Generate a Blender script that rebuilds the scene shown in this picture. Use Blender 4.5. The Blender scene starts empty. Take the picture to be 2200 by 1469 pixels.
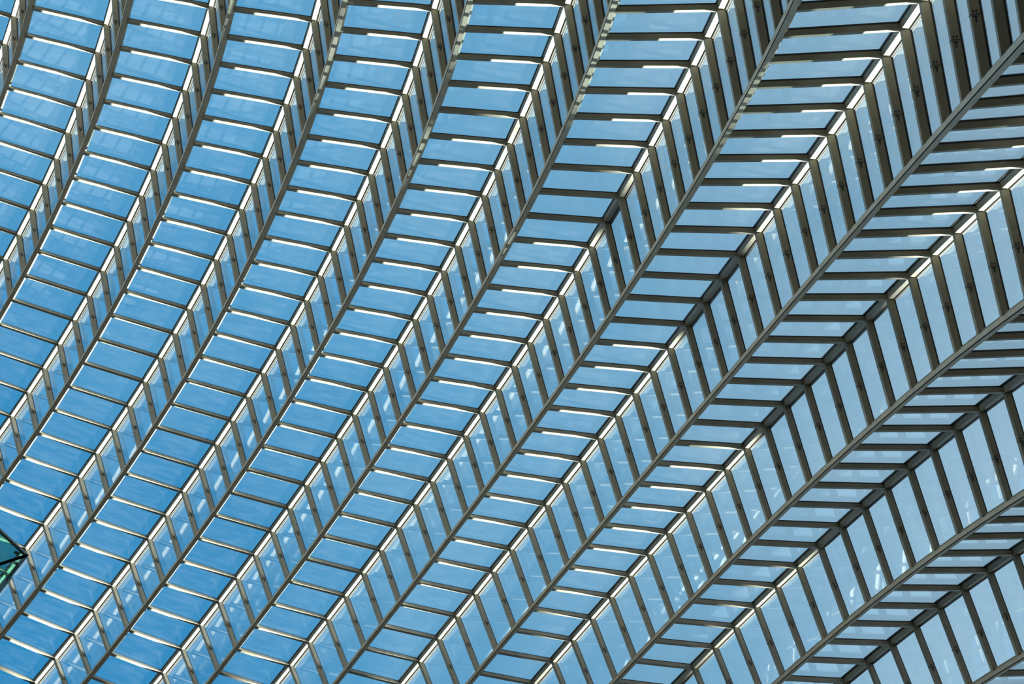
import bpy, math
from mathutils import Vector, Matrix

C = bpy.context.scene
COL = C.collection

# ---------------------------------------------------------------- camera
# The glass vault is a barrel of radius RV (valley ribs) about the world X axis;
# ridges sit HR farther out.  Z is up, the camera stands near the floor looking up.
RV, HR, PITCH, AL = 25.0, 1.45558, 3.00208, 0.483967
PSI0, DPSI = -0.939159, 0.0382233
FOCAL = 2.769265                      # focal length in half-widths of the frame
CAM = Vector((20.67549, -13.68908, -21.32643))
ROWS = ((0.76229178, -0.64549088, -0.04746329),
        (0.63569566, 0.73290221, 0.24237443),
        (-0.12166454, -0.21493224, 0.96902109))   # camera right, down, forward
right, down, fwd = (Vector(r) for r in ROWS)
cam_data = bpy.data.cameras.new('camera')
cam_data.sensor_width = 36.0
cam_data.lens = 18.0 * FOCAL
cam_data.clip_end = 2000.0
cam = bpy.data.objects.new('camera', cam_data)
m = Matrix.Identity(4)
for i in range(3):
    m[i][0], m[i][1], m[i][2], m[i][3] = right[i], -down[i], -fwd[i], CAM[i]
cam.matrix_world = m
COL.objects.link(cam)
C.camera = cam

# ---------------------------------------------------------------- view and light
C.view_settings.view_transform = 'Standard'
C.view_settings.look = 'None'
C.view_settings.exposure = 0.0
C.view_settings.gamma = 1.0
C.view_settings.use_curve_mapping = False
C.cycles.max_bounces = 12
C.cycles.transparent_max_bounces = 32
C.cycles.glossy_bounces = 5
C.cycles.diffuse_bounces = 3
C.cycles.caustics_reflective = False
C.cycles.caustics_refractive = False
C.cycles.use_denoising = True

SUN = Vector((1.0, -0.208, 0.305)).normalized()
sd_ = bpy.data.lights.new('sun', 'SUN')
sd_.energy = 76.0
sd_.angle = math.radians(0.53)
sd_.color = (1.0, 0.975, 0.90)
sun = bpy.data.objects.new('sun', sd_)
sun.rotation_mode = 'QUATERNION'
sun.rotation_quaternion = SUN.to_track_quat('Z', 'Y')
sun.location = (60, 25, 30)
COL.objects.link(sun)

w = bpy.data.worlds.new('sky')
C.world = w
w.use_nodes = True
nt = w.node_tree
nt.nodes.clear()
N = nt.nodes.new
Lk = nt.links.new
out = N('ShaderNodeOutputWorld')
bg = N('ShaderNodeBackground')
tc = N('ShaderNodeTexCoord')
sep = N('ShaderNodeSeparateXYZ')
Lk(tc.outputs['Generated'], sep.inputs[0])


def math_node(op, a, b_):
    n_ = N('ShaderNodeMath'); n_.operation = op
    for i_, x_ in enumerate((a, b_)):
        if isinstance(x_, (int, float)): n_.inputs[i_].default_value = x_
        else: Lk(x_, n_.inputs[i_])
    return n_.outputs[0]


# paler towards the horizon and towards the sun, deep blue overhead, thin haze clouds on top
up = math_node('MAXIMUM', sep.outputs['Z'], 0.0)
s1 = math_node('ADD', math_node('ADD', math_node('MULTIPLY', sep.outputs['X'], 0.33), math_node('MULTIPLY', sep.outputs['Y'], -0.36)),
               math_node('MULTIPLY', up, -0.35))
nz = N('ShaderNodeTexNoise'); nz.inputs['Scale'].default_value = 3.6; nz.inputs['Detail'].default_value = 6.0
nz.inputs['Roughness'].default_value = 0.58; nz.inputs['Distortion'].default_value = 0.5
Lk(tc.outputs['Generated'], nz.inputs['Vector'])
hz = math_node('SUBTRACT', 1.0, up)
s1 = math_node('ADD', s1, math_node('MULTIPLY', math_node('MULTIPLY', hz, hz), 0.9))
s2 = math_node('ADD', s1, math_node('MULTIPLY', math_node('SUBTRACT', nz.outputs['Fac'], 0.5), 0.36))
sky_s = math_node('ADD', s2, 0.460)
ramp = N('ShaderNodeValToRGB')
cr = ramp.color_ramp
cr.elements[0].position = 0.0; cr.elements[0].color = (0.025, 0.25, 0.52, 1)
cr.elements[1].position = 1.0; cr.elements[1].color = (0.80, 0.84, 0.84, 1)
for pos, col in ((0.11, (0.10, 0.35, 0.60)), (0.22, (0.205, 0.43, 0.625)), (0.36, (0.35, 0.535, 0.685))):
    e = cr.elements.new(pos); e.color = (*col, 1)
Lk(sky_s, ramp.inputs[0])
Lk(ramp.outputs['Color'], bg.inputs['Color'])
bg.inputs['Strength'].default_value = 2.1
Lk(bg.outputs[0], out.inputs['Surface'])


# ---------------------------------------------------------------- materials
def paint(name, col, rough=0.45, var=0.12, scale=3.0, metallic=0.0):
    m = bpy.data.materials.new(name); m.use_nodes = True
    t = m.node_tree; b = t.nodes['Principled BSDF']
    b.inputs['Roughness'].default_value = rough
    b.inputs['Metallic'].default_value = metallic
    tcn = t.nodes.new('ShaderNodeTexCoord')
    n = t.nodes.new('ShaderNodeTexNoise'); n.inputs['Scale'].default_value = scale; n.inputs['Detail'].default_value = 4
    t.links.new(tcn.outputs['Object'], n.inputs['Vector'])
    r = t.nodes.new('ShaderNodeValToRGB')
    r.color_ramp.elements[0].position = 0.3; r.color_ramp.elements[1].position = 0.7
    r.color_ramp.elements[0].color = (*[c * (1 - var) for c in col], 1)
    r.color_ramp.elements[1].color = (*[min(1, c * (1 + var)) for c in col], 1)
    t.links.new(n.outputs['Fac'], r.inputs[0])
    t.links.new(r.outputs['Color'], b.inputs['Base Color'])
    return m


def glass(name, tint, ior=1.6, dirt=0.010):
    m = bpy.data.materials.new(name); m.use_nodes = True
    t = m.node_tree; t.nodes.clear()
    o = t.nodes.new('ShaderNodeOutputMaterial')
    tr = t.nodes.new('ShaderNodeBsdfTransparent'); tr.inputs['Color'].default_value = (*tint, 1)
    gl = t.nodes.new('ShaderNodeBsdfGlossy'); gl.inputs['Roughness'].default_value = 0.0
    gl.inputs['Color'].default_value = (0.95, 0.98, 1, 1)
    # sheet glass: the same reflectance from both sides of a surface (no refraction in a thin pane)
    g = t.nodes.new('ShaderNodeNewGeometry')
    im = t.nodes.new('ShaderNodeMapRange')
    im.inputs[3].default_value = ior; im.inputs[4].default_value = 1.0 / ior
    t.links.new(g.outputs['Backfacing'], im.inputs[0])
    f = t.nodes.new('ShaderNodeFresnel'); t.links.new(im.outputs[0], f.inputs['IOR'])
    mx = t.nodes.new('ShaderNodeMixShader')
    t.links.new(f.outputs[0], mx.inputs[0]); t.links.new(tr.outputs[0], mx.inputs[1]); t.links.new(gl.outputs[0], mx.inputs[2])
    # a film of dust and old rain streaks
    tcn = t.nodes.new('ShaderNodeTexCoord')
    mp = t.nodes.new('ShaderNodeMapping'); mp.inputs['Scale'].default_value = (1.2, 6.0, 1.2)
    t.links.new(tcn.outputs['Object'], mp.inputs['Vector'])
    oi = t.nodes.new('ShaderNodeObjectInfo')
    n = t.nodes.new('ShaderNodeTexNoise'); n.noise_dimensions = '4D'; n.inputs['Scale'].default_value = 1.4; n.inputs['Detail'].default_value = 6
    t.links.new(mp.outputs[0], n.inputs['Vector'])
    mu = t.nodes.new('ShaderNodeMath'); mu.operation = 'MULTIPLY'; mu.inputs[1].default_value = 40.0
    t.links.new(oi.outputs['Random'], mu.inputs[0]); t.links.new(mu.outputs[0], n.inputs['W'])
    dr = t.nodes.new('ShaderNodeMapRange'); dr.inputs[1].default_value = 0.4; dr.inputs[2].default_value = 0.8
    dr.inputs[3].default_value = dirt * 0.3; dr.inputs[4].default_value = dirt * 2.0
    t.links.new(n.outputs['Fac'], dr.inputs[0])
    df = t.nodes.new('ShaderNodeBsdfDiffuse'); df.inputs['Color'].default_value = (0.7, 0.72, 0.7, 1)
    m2 = t.nodes.new('ShaderNodeMixShader')
    t.links.new(dr.outputs[0], m2.inputs[0]); t.links.new(mx.outputs[0], m2.inputs[1]); t.links.new(df.outputs[0], m2.inputs[2])
    t.links.new(m2.outputs[0], o.inputs['Surface'])
    return m


M_STEEL = paint('grey_green_painted_steel', (0.30, 0.285, 0.22), 0.42)
M_RIB = paint('grey_painted_rib_steel', (0.58, 0.52, 0.39), 0.40)
M_RUBBER = paint('black_gasket_rubber', (0.006, 0.006, 0.007), 0.6)
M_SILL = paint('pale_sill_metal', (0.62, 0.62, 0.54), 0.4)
M_BEAD = paint('grey_bead_metal', (0.10, 0.10, 0.095), 0.5)
M_PALEWALL = paint('pale_plaster', (0.62, 0.56, 0.45), 0.7, 0.08, 0.3)
M_WALL = paint('plain_wall', (0.16, 0.155, 0.14), 0.6, 0.1, 0.3)
M_GLASS = glass('roof_glass', (0.70, 0.73, 0.74))
M_SGLASS = glass('steep_facet_glass', (0.70, 0.73, 0.74), 1.7, 0.022)
M_TEAL = glass('teal_canopy_glass', (0.42, 0.78, 0.70), 1.4, 0.10)
M_EDGE = paint('blue_black_edge', (0.02, 0.06, 0.085), 0.35)
M_PALE = paint('pale_green_reflection', (0.42, 0.60, 0.46), 0.5)  # reflected light put into the colour of the canopy's pale strip
M_DARK = paint('dark_edge_metal', (0.015, 0.02, 0.022), 0.35)
M_GROUND = paint('dark_paving', (0.040, 0.038, 0.032), 0.8, 0.2, 0.05)
M_FLOOR = paint('dark_stone_floor', (0.03, 0.03, 0.027), 0.5, 0.2, 0.2)

# ---------------------------------------------------------------- geometry helpers
LF = Vector((AL * PITCH, HR)); lenf = LF.length; fd = LF / lenf          # valley -> ridge, in (axis, radius)
LS = Vector(((1 - AL) * PITCH, -HR)); lens = LS.length; st = LS / lens    # ridge -> next valley
sd = -st
nf = Vector((-fd.y, fd.x))     # outward normal of the broad facet
ns = Vector((-st.y, st.x))     # outward normal of the steep facet
DF, DS, BW = 0.108, 0.140, 0.086
LW = 0.112


def frame(u, v):
    """matrix whose columns are axis, tangent, radial at valley node (u, v)"""
    ps = PSI0 + DPSI * v
    er = Vector((0, math.sin(ps), math.cos(ps)))
    et = Vector((0, math.cos(ps), -math.sin(ps)))
    mm = Matrix.Identity(4)
    p = er * RV + Vector((u * PITCH, 0, 0))
    for i in range(3):
        mm[i][0] = (1, 0, 0)[i]; mm[i][1] = et[i]; mm[i][2] = er[i]; mm[i][3] = p[i]
    return mm


def mesh(name, verts, faces, mats, fm=None):
    me = bpy.data.meshes.new(name)
    me.from_pydata([tuple(v) for v in verts], [], faces)
    for x in mats: me.materials.append(x)
    if fm: me.polygons.foreach_set('material_index', fm)
    me.update()
    return me


def link(name, data, mat=None, parent=None):
    o = bpy.data.objects.new(name, data)
    COL.objects.link(o)
    if parent is not None:
        o.parent = parent
    if mat is not None:
        o.matrix_local = mat
    return o


BOXF = [(0, 1, 2, 3), (7, 6, 5, 4), (0, 4, 5, 1), (1, 5, 6, 2), (2, 6, 7, 3), (3, 7, 4, 0)]


def bar_mesh(name, origin, d, n, s0, s1, layers, mats):
    """prism(s) along d from s0 to s1; layers = [(n0, n1, width, material index, trim at s0, trim at s1)]; local axes (axis, tangent, radius)"""
    vs, fs, fm = [], [], []
    for n0, n1, wd, mi, c0, c1 in layers:
        b = len(vs)
        for s in (s0 + c0, s1 - c1):
            for nn, tt in ((n0, -wd / 2), (n0, wd / 2), (n1, wd / 2), (n1, -wd / 2)):
                q = origin + d * s + n * nn
                vs.append((q.x, tt, q.y))
        for f in BOXF:
            fs.append(tuple(b + k for k in f)); fm.append(mi)
    return mesh(name, vs, fs, mats, fm)


O2 = Vector((0, 0))
RN = LF.copy()          # ridge node in (axis, radius) relative to its valley node
ME_BAR = bar_mesh('glazing_bar', O2, fd, nf, LW + 0.002, lenf, [(0.004, .078, BW, 0, 0, 0), (.078, DF, BW, 0, .03, 0), (DF, DF + 0.038, BW * 0.8, 1, .062, 0)], [M_STEEL, M_RUBBER])
ME_SBAR = bar_mesh('side_bar', RN, st, ns, 0.0, lens - LW - 0.002, [(0.004, .078, BW, 0, 0, 0), (.078, DS, BW, 0, 0, .03), (DS, DS + 0.038, BW * 0.8, 1, 0, .062)], [M_STEEL, M_RUBBER])


def pane_mesh(name, pts, n, th, mat):
    """flat pane between node row v and v+1: pts = two (axis, radius) points in the radial plane of the pane's foot"""
    h = DPSI / 2
    vs = []
    for off in (0, th):
        for (p, sgn) in ((pts[0], -1), (pts[1], -1), (pts[1], 1), (pts[0], 1)):
            q = p + n * off
            rad = RV + q.y
            vs.append((q.x, sgn * (rad * math.sin(h) - 0.008), rad * math.cos(h) - RV))
    return mesh(name, vs, BOXF, [mat])


# a pane's own frame sits half a step on from its lower bar; cos(h) brings the chord in
ME_PANE = pane_mesh('glass_pane', (fd * 0.175 + nf * (DF + .040), RN + fd * 0.0 + nf * (DF + .040)), nf, 0.024, M_GLASS)
ME_SPANE = pane_mesh('side_pane', (RN + st * 0.0 + ns * (DS + .040), RN + st * (lens - 0.186) + ns * (DS + .040)), ns, 0.024, M_SGLASS)

# splice joint on a side bar: dark seam, two bolts above, a T shaped slot below, on the face towards -tangent
def splice():
    vs, fs = [], []
    def bx(s0, s1, n0, n1, t0, t1):
        b = len(vs)
        for s in (s0, s1):
            for nn, tt in ((n0, t0), (n0, t1), (n1, t1), (n1, t0)):
                q = RN + st * s + ns * nn
                vs.append((q.x, tt, q.y))
        fs.extend(tuple(b + k for k in f) for f in BOXF)
    m0 = lens * 0.5
    y = -BW / 2
    bx(m0 - .006, m0 + .006, -0.001, DS, y - .004, -y + .004)
    bx(m0 - .058, m0 - .036, .028, .050, y - .014, y); bx(m0 - .058, m0 - .036, .078, .100, y - .014, y)
    bx(m0 + .024, m0 + .044, .026, .104, y - .010, y)
    bx(m0 + .044, m0 + .120, .056, .076, y - .010, y)
    return mesh('splice_joint', vs, fs, [M_RUBBER])


ME_SPLICE = splice()


def extrude(name, prof, mats, fm, v0, v1, cap=True):
    """closed profile [(axis, radius)] swept node to node from v0 to v1, in the frame of the middle node"""
    vm = (v0 + v1) / 2
    inv = frame(0, vm).inverted()
    vs, fs, mi = [], [], []
    n = len(prof)
    for v in range(v0, v1 + 1):
        fr = frame(0, v)
        t = inv @ fr
        for q in prof:
            vs.append(t @ Vector((q.x, 0, q.y)))
    for k in range(v1 - v0):
        for i in range(n):
            j = (i + 1) % n
            fs.append((k * n + i, k * n + j, (k + 1) * n + j, (k + 1) * n + i)); mi.append(fm[i])
    fs.append(tuple(range(n))); mi.append(fm[0])
    fs.append(tuple((v1 - v0) * n + i for i in reversed(range(n)))); mi.append(fm[0])
    return mesh(name, vs, fs, mats, mi), vm


def box_prof(o, d, n, s0, s1, n0, n1):
    return [o + d * s0 + n * n0, o + d * s1 + n * n0, o + d * s1 + n * n1, o + d * s0 + n * n1]


V2 = Vector
RIB_PROF = [sd * LW, sd * 0.024, sd * 0.021 + (sd + fd) * 0.012, sd * 0.005 + (sd + fd) * 0.012, fd * 0.002, fd * LW, fd * LW + sd * LW]
RIB_FM = [0, 1, 1, 1, 0, 0, 0]
RIDGE_PROF = [RN, RN + ns * (DS - .008), RN + ns * (DS + .03) + nf * (DF + .03), RN + nf * (DF + .024)]
VN = V2((PITCH, 0))
SILL_PROF = [fd * a_ + nf * b_ for a_, b_ in ((LW + .004, .072), (.173, .072), (.173, DF + .039), (.155, DF + .039), (LW + .004, .092))]
SSILL_PROF = [VN + sd * a_ + ns * b_ for a_, b_ in ((LW + .004, .095), (.173, DS + .039), (.184, DS + .039), (.184, .070), (LW + .004, .070))]
RG_PROF = box_prof(RN, fd, nf, -0.012, 0.0, DF + 0.026, DF + 0.039)
SG_PROF = box_prof(RN, st, ns, 0.001, 0.016, DS + 0.004, DS + 0.039)
CAP_PROF = [RN + nf * (DF + .068) - fd * .002, RN + nf * (DF + .068) + ns * (DS + .068), RN + ns * (DS + .068) + st * .002,
            RN + ns * (DS + .084) + st * .002, RN + nf * (DF + .084) + ns * (DS + .084), RN + nf * (DF + .084) - fd * .002]

# ---------------------------------------------------------------- which nodes the photograph can see
def pix(p):
    d = p - CAM
    z = d.dot(fwd)
    return (1100 + 1100 * FOCAL * d.dot(right) / z, 734.5 + 1100 * FOCAL * d.dot(down) / z)


def vrange(u, mx=50, my=50):
    vis = []
    for v in range(-30, 45):
        for q in (O2, RN, V2((PITCH, 0))):
            x, y = pix(frame(u, v) @ Vector((q.x, 0, q.y)))
            if -mx < x < 2200 + mx and -my < y < 1469 + my:
                vis.append(v); break
    return (min(vis) - 1, max(vis) + 2) if vis else None


ORD = ['first', 'second', 'third', 'fourth', 'fifth', 'sixth', 'seventh', 'eighth', 'ninth', 'tenth', 'eleventh', 'twelfth', 'thirteenth', 'fourteenth', 'fifteenth']


def in_frame(u, pts):
    for v2 in range(-60, 90):
        fr = frame(u, v2 / 2)
        for q in pts:
            x, y = pix(fr @ Vector((q.x, 0, q.y)))
            if 0 < x < 2200 and 0 < y < 1469: return True
    return False


FACETS = [LF * (k / 8) for k in range(9)] + [RN + st * (lens * k / 8) for k in range(9)]
BAYS = [u for u in range(-4, 14) if in_frame(u, FACETS)]
RIBS = [u for u in range(-4, 14) if in_frame(u, [O2])]


def rib_range(u): return vrange(u) or vrange(u - 1)


# ---------------------------------------------------------------- ribs (valley beams) and bays
for k, u in enumerate(RIBS):
    v0, v1 = rib_range(u)
    me, vm = extrude('curved_rib', RIB_PROF, [M_RIB, M_RUBBER], RIB_FM, v0, v1)
    o = link('curved_rib', me, frame(u, vm))
    o['kind'] = 'thing'; o['category'] = 'roof rib'; o['group'] = 'long curved ribs of the glass roof'
    o['label'] = f'{ORD[k]} long grey curved rib counted from the top left corner'

for k, u in enumerate(BAYS):
    v0, v1 = vrange(u)
    bay = bpy.data.objects.new('roof_bay', None)
    bay.empty_display_size = 0.5
    COL.objects.link(bay)
    base = frame(u, round(vm))
    bay.matrix_world = base
    bi = base.inverted()
    bay['kind'] = 'thing'; bay['category'] = 'glass roof bay'; bay['group'] = 'folded bays of the glass roof'
    if k == 0: bay['label'] = 'sliver of folded glass bay at the top left, left of the first rib'
    elif u == RIBS[-1]: bay['label'] = f'folded glass bay in the lower right corner, below the {ORD[len(RIBS) - 1]} rib'
    else: bay['label'] = f'folded glass bay between the {ORD[u]} and {ORD[u + 1]} ribs from top left'
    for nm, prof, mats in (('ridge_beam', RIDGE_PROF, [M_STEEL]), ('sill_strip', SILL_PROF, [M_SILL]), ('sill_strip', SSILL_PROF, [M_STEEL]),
                           ('gasket_strip', RG_PROF, [M_RUBBER]), ('glazing_bead', SG_PROF, [M_BEAD]), ('ridge_cap', CAP_PROF, [M_STEEL])):
        me, vv = extrude(nm, prof, mats, [0] * len(prof), v0, v1)
        link(nm, me, bi @ frame(u, vv), bay)
    for v in range(v0, v1 + 1):
        fr = bi @ frame(u, v)
        link('glazing_bar', ME_BAR, fr, bay)
        sb = link('side_bar', ME_SBAR, fr, bay)
        link('splice_joint', ME_SPLICE, Matrix.Identity(4), sb)
        if v < v1:
            fm_ = frame(u, v + 0.5)
            link('glass_pane', ME_PANE, bi @ fm_, bay)
            link('side_pane', ME_SPANE, bi @ fm_, bay)

# ---------------------------------------------------------------- the rest of the vault, outside the picture
def continuation():
    vs, fs, mi = [], [], []
    def add_mesh(fr, me, m_):
        b = len(vs)
        vs.extend(tuple(fr @ v.co) for v in me.vertices)
        for p in me.polygons:
            fs.append(tuple(b + k for k in p.vertices)); mi.append(2 if p.material_index else m_)
    def seg(u, v, prof, m_):
        n = len(prof)
        a_, b_ = frame(u, v), frame(u, v + 1)
        b = len(vs)
        for f_ in (a_, b_):
            vs.extend(tuple(f_ @ Vector((q.x, 0, q.y))) for q in prof)
        for i in range(n):
            fs.append((b + i, b + (i + 1) % n, b + n + (i + 1) % n, b + n + i)); mi.append(m_)
    for u in range(-7, 17):
        v0, v1 = vrange(u) if u in BAYS else (99, 99)
        w0, w1 = rib_range(u) if u in RIBS else (99, 99)
        for v in range(-21, 72):
            if not w0 <= v < w1:
                seg(u, v, [RIB_PROF[0], RIB_PROF[4], RIB_PROF[5], RIB_PROF[6]], 0)
            if v0 <= v < v1: continue
            seg(u, v, RIDGE_PROF, 0)
            if not (v0 <= v <= v1):
                add_mesh(frame(u, v), ME_BAR, 0); add_mesh(frame(u, v), ME_SBAR, 0)
            add_mesh(frame(u, v + .5), ME_PANE, 1); add_mesh(frame(u, v + .5), ME_SPANE, 1)
    return mesh('vaulted_roof', vs, fs, [M_STEEL, M_GLASS, M_RUBBER], mi)


me = continuation()
ce = link('vaulted_roof', me)
ce['kind'] = 'structure'
ce['label'] = 'rest of the folded glass vault'

# ---------------------------------------------------------------- floor of the hall
fz = CAM.z - 1.65
def slab(name, x0, x1, y0, y1, z0, z1, mat):
    me = mesh(name, [(x0, y0, z0), (x1, y0, z0), (x1, y1, z0), (x0, y1, z0), (x0, y0, z1), (x1, y0, z1), (x1, y1, z1), (x0, y1, z1)], BOXF, [mat])
    o = link(name, me); o['kind'] = 'structure'
    return o


zs = RV * math.cos(PSI0 - 21 * DPSI) - 3.2            # springing line of the vault
yw = RV * math.sin(-(PSI0 - 21 * DPSI)) + 0.2
# the taller block next door, whose outline shades part of the vault from the low sun
OUT = [(-37.7, fz), (-37.8, 25), (-38.4, 30.2), (-35, 30.2), (-33.5, 31.0), (-31.8, 32.9), (-29, 37.3), (-25.8, 41.0), (-20.2, 46.5), (-10, 54.5), (10, 58), (40, 45), (60, fz)]
nO = len(OUT)
bv = [(80, y, z) for y, z in OUT] + [(96, y, z) for y, z in OUT]
bf = [(i, (i + 1) % nO, nO + (i + 1) % nO, nO + i) for i in range(nO)] + [tuple(range(nO)), tuple(nO + i for i in reversed(range(nO)))]
nb = link('neighbouring_building_wall', mesh('neighbouring_building_wall', bv, bf, [M_WALL])); nb['kind'] = 'structure'
nb['label'] = 'taller building next door, outside the picture'

o = slab('floor', -21, 52, -yw - 2.1, yw + 2.1, fz - 0.3, fz, M_FLOOR); o['label'] = 'dark stone floor of the hall'
o = slab('ground', -900, 900, -900, 900, fz - 1.0, fz - 0.32, M_GROUND); o['label'] = 'open ground outside the hall'
slab('wall_near', -21, 52, -yw - 2.6, -yw - 2.1, fz, zs, M_WALL)['label'] = 'wall below the springing of the vault, camera side'
slab('wall_far', -21, 52, yw + 2.1, yw + 2.6, fz, zs, M_PALEWALL)['label'] = 'wall below the springing of the vault, far side'
slab('wall_left', -21.5, -21, -yw - 2.1, yw + 2.1, fz, zs + 9, M_PALEWALL)['label'] = 'end wall of the hall away from the sun'
slab('wall_right', 52, 52.5, -yw - 2.1, yw + 2.1, fz, zs + 2, M_WALL)['label'] = 'end wall of the hall towards the sun'

# ---------------------------------------------------------------- teal glass canopy corner at the left edge
def unproj(x, y, dist):
    d = fwd + right * ((x - 1100) / (1100 * FOCAL)) + down * ((y - 734.5) / (1100 * FOCAL))
    return CAM + d * dist


can = bpy.data.objects.new('glass_canopy', None); COL.objects.link(can)
T0 = unproj(57, 1193, 11.0)
E1 = unproj(-300, 861, 12.6)      # upper outer edge, running back and away
E2 = unproj(-300, 1308, 10.5)     # near seam
E3 = unproj(-300, 1640, 12.4)     # lower outer edge
can.location = T0
can['kind'] = 'thing'; can['category'] = 'glass canopy'
can['label'] = 'small dark-edged teal glass canopy corner at the left edge of the picture'


def plate(name, a, b, c, th, mat):
    n = (b - a).cross(c - a).normalized() * th
    P = [a, b, c, a + n, b + n, c + n]
    link(name, mesh(name, [p - T0 for p in P], [(0, 1, 2), (5, 4, 3), (0, 3, 4, 1), (1, 4, 5, 2), (2, 5, 3, 0)], [mat]), Matrix.Identity(4), can)


def rod(name, a, b, w_, h_, upv, mat, parent=can):
    d = (b - a).normalized(); s_ = d.cross(upv).normalized(); t_ = s_.cross(d).normalized()
    vs = []
    for p in (a, b):
        for i_, j_ in ((-1, -1), (1, -1), (1, 1), (-1, 1)):
            vs.append(p + s_ * (i_ * w_ / 2) + t_ * (j_ * h_ / 2) - T0)
    return link(name, mesh(name, vs, BOXF, [mat]), Matrix.Identity(4), parent)


plate('glass_panel', T0, E1, E2, 0.015, M_TEAL)
plate('glass_panel', T0, E2, E3, 0.015, M_TEAL)
rod('seam_bar', T0, E2, 0.024, 0.03, fwd, M_DARK)
rod('edge_trim', T0, E1, 0.022, 0.03, fwd, M_EDGE)
rod('edge_trim', T0, E3, 0.022, 0.03, fwd, M_EDGE)
# solid pale strip standing in for the light band reflected in the lower panel
off = fwd * 0.25
rod('reflection_band', T0.lerp(E3, .10) + (E2 - T0) * .06 + off, E3 + (E2 - T0) * .06 + off, 0.045, 0.03, fwd, M_PALE)
for p_ in (T0.lerp(E1, .022) + (E2 - T0) * .035, T0.lerp(E3, .03) + (E2 - T0) * .028):
    rod('clamp', p_, p_ + (E1 - T0).normalized() * .022, 0.02, 0.02, fwd, M_DARK)
rod('rear_trim', E1, E2, 0.03, 0.03, fwd, M_EDGE)
rod('rear_trim', E2, E3, 0.03, 0.03, fwd, M_EDGE)
rod('support_post', E2, Vector((E2.x, E2.y, fz)), 0.09, 0.09, Vector((1, 0, 0)), M_DARK)
